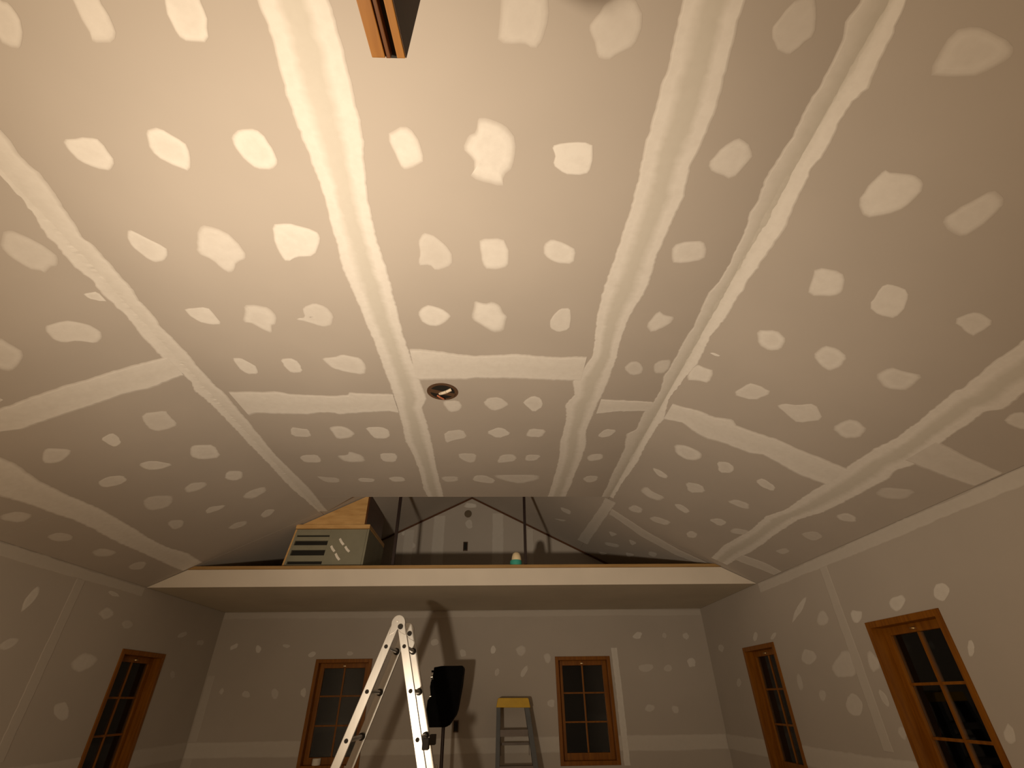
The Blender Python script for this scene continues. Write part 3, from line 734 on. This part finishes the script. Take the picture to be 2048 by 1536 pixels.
MB().prism([(-1.395, YV, 3.072), (-1.393, YV, 3.072), (-1.377, YV, 3.072), (-1.377, YV, zs_(-1.377) - .004), (-1.395, YV, zs_(-1.395))], (0, dp, 0)).build('plywood_side', M['beamdark'], vent)
for (xa, za), (xb, zb) in (((-1.70, 2.852), (-1.655, 2.795)), ((-1.64, 2.775), (-1.59, 2.712)), ((-1.625, 2.925), (-1.575, 2.862)), ((-1.555, 2.845), (-1.505, 2.792))):
    d = Vector((xb - xa, 0, zb - za)); nrm = Vector((-d.z, 0, d.x)).normalized() * .011
    pts = [Vector((xa, YV - .002, za)) + nrm, Vector((xa, YV - .002, za)) - nrm, Vector((xa, YV - .002, za)) + d * .5 - nrm * 1.4, Vector((xb, YV - .002, zb)) - nrm, Vector((xb, YV - .002, zb)) + nrm, Vector((xa, YV - .002, za)) + d * .5 + nrm * .7]
    relabel(MB().prism(pts, (0, .002, 0)).build('paint_mark', M['white'], vent), 'white mark')

# two slim posts at the loft edge, up to the end of the flat ceiling joists
for (x, w, lab) in ((-1.045, .030, 'slim dark post at the loft edge beside the vent housing, left of the pair'), (.296, .028, 'slim dark post at the loft edge beside the teal pot, right of the pair')):
    zt = zroof(x)
    o = thing('loft_post', lab, 'post', (x, YL + .06, ZD), 'slim posts at the loft edge')
    MB().box(x - w / 2, x + w / 2, YL + .045, YL + .075, ZD, zt - .002).build('shaft', M['post'], o, bevel=.003)
    MB().box(x - .035, x + .035, YL + .025, YL + .095, ZD, ZD + .008).build('base_plate', M['post'], o)

# teal pot with a cream lid
o = thing('paint_pot', 'small teal pot with a rounded cream lid on the loft edge', 'pot', (.197, YL + .05, ZD))
MB().lathe((.197, YL + .065, ZD), [(.052, 0), (.060, .006), (.060, .050), (.056, .058)], 24).build('pot_body', M['teal'], o, smooth=True)
MB().lathe((.203, YL + .065, ZD + .058), [(.050, 0), (.050, .012), (.046, .040), (.038, .066), (.022, .080), (.006, .086)], 24).build('lid', M['cream'], o, smooth=True)

# ------------------------------------------------------------------ electrical boxes
o = thing('junction_box', 'round brown junction box with loose wires set in the flat ceiling', 'electrical box', (-.355, 2.608, ZF))
mb = MB().tube((-.355, 2.608, ZF - .0035), (-.355, 2.608, ZF - .0012), .100, n=28); mb.build('box_rim', M['box'], o)
mb = MB().tube((-.355, 2.608, ZF - .0050), (-.355, 2.608, ZF - .0036), .078, n=28); mb.build('box_well', M['dark'], o)
MB().bar((-.43, 2.585, ZF - .008), (-.28, 2.64, ZF - .008), .030, .006, (0, 0, 1)).build('bracket', M['box'], o)
def wire(pts, r, name, mat, par):
    mb = MB()
    for p, q in zip(pts, pts[1:]): mb.tube(p, q, r, n=8)
    return mb.build(name, mat, par, smooth=True)
wire([(-.372, 2.618, ZF - .010), (-.356, 2.598, ZF - .020), (-.326, 2.578, ZF - .022), (-.295, 2.566, ZF - .012)], .010, 'cable', M['cable'], o)
wire([(-.392, 2.640, ZF - .010), (-.372, 2.648, ZF - .020), (-.355, 2.662, ZF - .022), (-.350, 2.684, ZF - .012)], .006, 'wire', M['copper'], o)
o = thing('junction_box', 'round dark box high on the gable wall below its peak', 'electrical box', (-.40, YB, 3.673))
MB().tube((-.40, YB - .012, 3.673), (-.40, YB - .001, 3.673), .050, n=24).build('box_rim', M['well'], o)
MB().tube((-.40, YB - .014, 3.673), (-.40, YB - .012, 3.673), .040, n=24).build('box_well', M['well'], o)
o = thing('outlet_box', 'small dark upright outlet box low on the gable wall above the loft', 'electrical box', (-.418, YB, 3.237))
MB().box(-.448, -.388, YB - .014, YB - .001, 3.17, 3.29).build('box_rim', M['box'], o, bevel=.004)
MB().box(-.440, -.396, YB - .016, YB - .0142, 3.182, 3.278).build('box_well', M['dark'], o)
o = thing('outlet_box', 'small dark outlet box on the back wall right below the loudspeaker', 'electrical box', (-.44, YB, 1.27))
MB().box(-.468, -.412, YB - .030, YB - .002, 1.215, 1.325).build('box_rim', M['box'], o, bevel=.004)
MB().box(-.460, -.420, YB - .032, YB - .0302, 1.225, 1.315).build('box_well', M['dark'], o)

# ------------------------------------------------------------------ hinged ladder
lad = thing('folding_ladder', 'tall bright aluminium hinged ladder standing as an A in front of the left window', 'ladder', (-.82, 4.70, 0))
YN, YFAR = 4.45, 4.95
apexL, apexR = Vector((-.838, 0, 2.045)), Vector((-.790, 0, 2.045))
def legx(side, z): return -.838 - .345 * (2.045 - z) if side < 0 else -.790 + .272 * (2.045 - z)
for side in (-1, 1):
    for y, lab in ((YN, 0), (YFAR, 1)):
        sec = 1.05
        yin = .0
        mb = MB().bar((legx(side, 2.03), y, 2.03), (legx(side, sec - .25), y, sec - .25), .066, .026)
        mb.build('rail', M['alu'], lad, bevel=.004)
        yo = y + (-.028 if y == YN else .028)
        dx = .012 * side
        o = MB().bar((legx(side, sec + .02) + dx, yo, sec + .02), (legx(side, .03) + dx * 3, yo + (-.03 if y == YN else .03), .03), .074, .028).build('outer_rail', M['alu'], lad, bevel=.004)
        MB().bar((legx(side, .05) + dx * 3, yo + (-.03 if y == YN else .03), .05), (legx(side, .001) + dx * 3, yo + (-.03 if y == YN else .03), .001), .084, .038).build('foot', M['rubber'], o)
    for k, z in enumerate((1.885, 1.578, 1.272, .965, .660, .350)):
        x = legx(side, z)
        w = .0 if z > 1.0 else .03
        MB().tube((x, YN - .010 - w, z), (x, YFAR + .010 + w, z), .017, n=12).build('rung', M['alu'], lad, smooth=True)
        c0 = -.0135 if z > 1.07 else -.075
        MB().tube((x, YN + c0 - .004, z), (x, YN + c0 + .004, z), .015, n=14).build('rung_cap', M['rubber'], lad)
        if z > 1.0:
            for yy in (YN + .03, YFAR - .03):
                MB().tube((x, yy - .016, z), (x, yy + .016, z), .027, n=14).build('rung_collar', M['rubber'], lad, smooth=True)
    zl = 1.245 if side > 0 else .80
    x = legx(side, zl)
    for yy in (YN - .030, YFAR - .060): MB().box(x + side * .030, x + side * .078, yy, yy + .09, zl - .035, zl + .035).build('rung_lock', M['rubber'], lad, bevel=.006)
for y in (YN, YFAR):
    pts = []
    for i in range(14):
        t = math.pi * (-.05 + 1.10 * i / 13); pts.append((-.814 + .058 * math.cos(t), y - .017, 2.052 + .066 * math.sin(t)))
    pts += [(-.880, y - .017, 1.965), (-.840, y - .017, 1.985), (-.814, y - .017, 2.01), (-.788, y - .017, 1.985), (-.742, y - .017, 1.965)]
    h = MB().prism(pts, (0, .034, 0)).build('hinge', M['alu'], lad, bevel=.003)
    MB().tube((-.792, y - .036, 2.028), (-.792, y + .036, 2.028), .020, n=16).build('hinge_knob', M['rubber'], h, smooth=True)
    MB().tube((-.826, y - .022, 2.072), (-.826, y + .022, 2.072), .008, n=10).build('hinge_bolt', M['silver'], h, smooth=True)

# ------------------------------------------------------------------ loudspeaker on its stand
spk = thing('loudspeaker', 'black loudspeaker seen side-on, raised on a pole behind the aluminium ladder', 'speaker', (-.51, 5.93, 1.29))
prof = [(-.640, 1.800), (-.560, 1.812), (-.345, 1.812), (-.338, 1.790), (-.352, 1.637), (-.388, 1.43), (-.405, 1.385), (-.470, 1.300), (-.490, 1.293), (-.650, 1.293), (-.690, 1.441),
        (-.684, 1.515), (-.668, 1.535), (-.652, 1.545), (-.645, 1.575), (-.640, 1.690), (-.648, 1.720)]
MB().prism([(x, 5.76, z) for x, z in prof], (0, .34, 0)).build('cabinet', M['black'], spk, bevel=.006)
MB().prism([(-.660, 5.79, 1.56), (-.645, 5.79, 1.58), (-.645, 5.79, 1.68), (-.660, 5.79, 1.70), (-.672, 5.79, 1.63)], (0, .28, 0)).build('rear_grip', M['black'], spk)
for z in (1.715, 1.548): MB().tube((-.672, 5.82, z), (-.628, 5.82, z + .004), .014, n=10).build('bracket_knob', M['silver'], spk, smooth=True)
for z in (1.765, 1.665): MB().tube((-.668, 5.80, z), (-.636, 5.80, z), .010, n=10).build('plug', M['black'], spk)
st = thing('speaker_stand', 'dull brown pole stand holding up the black loudspeaker', 'stand', (-.525, 5.93, 0))
MB().tube((-.525, 5.93, .75), (-.525, 5.93, 1.292), .0175, n=14).build('pole', M['post'], st, smooth=True)
MB().tube((-.525, 5.93, .12), (-.525, 5.93, .80), .024, n=14).build('lower_tube', M['post'], st, smooth=True)
MB().tube((-.525, 5.93, .76), (-.525, 5.93, .83), .034, n=14).build('collar', M['black'], st, smooth=True)
for k in range(3):
    a = 2 * math.pi * k / 3 + .5
    MB().tube((-.525, 5.93, .66), (-.525 + .42 * math.cos(a), 5.93 + .42 * math.sin(a), .012), .011, n=10).build('leg', M['post'], st, smooth=True)

# ------------------------------------------------------------------ stepladder
sl_ = thing('stepladder', 'folded stepladder with yellow top cap and blue-grey rails leaning on the back wall', 'stepladder', (.2, 6.2, 0))
MB().prism([(.006, 6.33, 1.440), (.382, 6.33, 1.435), (.366, 6.33, 1.512), (.356, 6.33, 1.525), (.034, 6.33, 1.528), (.022, 6.33, 1.516)], (0, .20, 0)).build('top_cap', M['yellow'], sl_, bevel=.004)
def frx(s, z): return (.032 - .020 * (1.44 - z)) if s < 0 else (.344 + .140 * (1.44 - z))
def fry(z): return 6.37 - .20 * (1.44 - z)
for s in (-1, 1):
    MB().bar((frx(s, 1.45), fry(1.45), 1.45), (frx(s, .02), fry(.02), .02), .052 if s > 0 else .044, .075).build('front_rail', M['bluegrey'], sl_, bevel=.003)
    MB().bar((frx(s, 1.45) - s * .012, fry(1.45) + .085, 1.45), (frx(s, .02) - s * .012, fry(.02) + .085, .02), .026, .040).build('rear_rail', M['bluegrey'], sl_, bevel=.003)
    MB().box(frx(s, .02) - .034, frx(s, .02) + .034, fry(.02) - .045, fry(.02) + .045, 0, .03).build('foot', M['rubber'], sl_, bevel=.004)
    MB().box(frx(s, .02) - s * .012 - .020, frx(s, .02) - s * .012 + .020, fry(.02) + .060, fry(.02) + .110, 0, .03).build('foot', M['rubber'], sl_, bevel=.004)
for z in (1.235, .935, .635, .335):
    mb = MB().box(frx(-1, z) + .022, frx(1, z) - .026, fry(z) - .045, fry(z) + .030, z, z + .008)
    mb.box(frx(-1, z) + .022, frx(1, z) - .026, fry(z) - .045, fry(z) - .039, z - .052, z)
    mb.build('step', M['step'], sl_)
    zz = z - .12
    MB().bar((frx(-1, zz) + .03, fry(zz) + .085, zz), (frx(1, zz) - .03, fry(zz) + .085, zz), .024, .012).build('rear_brace', M['step'], sl_)
for s in (-1, 1):
    zz = 1.12
    MB().bar((frx(s, zz) - s * .030, fry(zz) + .03, zz + .06), (frx(s, zz) - s * .030, fry(zz) + .08, zz - .10), .022, .005, (1, 0, 0)).build('spreader', M['step'], sl_)

# ------------------------------------------------------------------ roll of tape on the left back window's sill
o = thing('tape_roll', 'small white roll resting on the sill of the back window behind the aluminium ladder', 'roll', (-1.94, YB - .06, Z0 + .04))
mb = MB().lathe((-1.925, YB + .028, Z0 + .0405), [(.040, 0), (.044, .004), (.044, .056), (.040, .060), (.016, .060)], 24)
mb.build('paper_coil', M['white'], o, smooth=True)
MB().lathe((-1.925, YB + .028, Z0 + .1006), [(.016, 0), (.016, .003), (.012, .003)], 16).build('core', M['ply'], o)

# ------------------------------------------------------------------ stained double-board beam overhead, end free
bm_ = thing('wooden_beam', 'stained wooden beam of paired boards hanging overhead at the top edge', 'beam', (-.20, -1.3, 2.42))
ZB = 2.42
def bx_(x0, x1, z0, z1, name, mat, y1=.373, y0=-2.998):
    k = .095
    pts = [(x0 + k * (y0 - .373), y0, z0), (x1 + k * (y0 - .373), y0, z0), (x1 + k * (y1 - .373), y1, z0), (x0 + k * (y1 - .373), y1, z0)]
    return MB().prism(pts, (0, 0, z1 - z0)).build(name, mat, bm_, bevel=.0015)
bx_(-.214, -.1915, ZB, ZB + .26, 'board', M['beam'])
bx_(-.172, -.1582, ZB, ZB + .26, 'board', M['beam'])
relabel(bx_(-.1581, -.1562, ZB + .001, ZB + .26, 'side_shade_veneer', M['side_shade'], y1=.3728), 'side face coloured dark as shade')  # thin layer added so the beam's right side looks shaded
bx_(-.1914, -.1832, ZB + .004, ZB + .25, 'spacer_board', M['beamdark'], y1=.3750)
bx_(-.1905, -.1721, ZB + .022, ZB + .25, 'slot_shade_fill', M['dark'], y1=.3822)  # black fill added for the shade of the open slot between boards
for y in (-.35, -2.1):
    MB().tube((-.185 + .095 * (y - .373), y, ZB + .2), (-.185 + .095 * (y - .373), y, ZF - .002), .008, n=10).build('hanger_rod', M['post'], bm_)
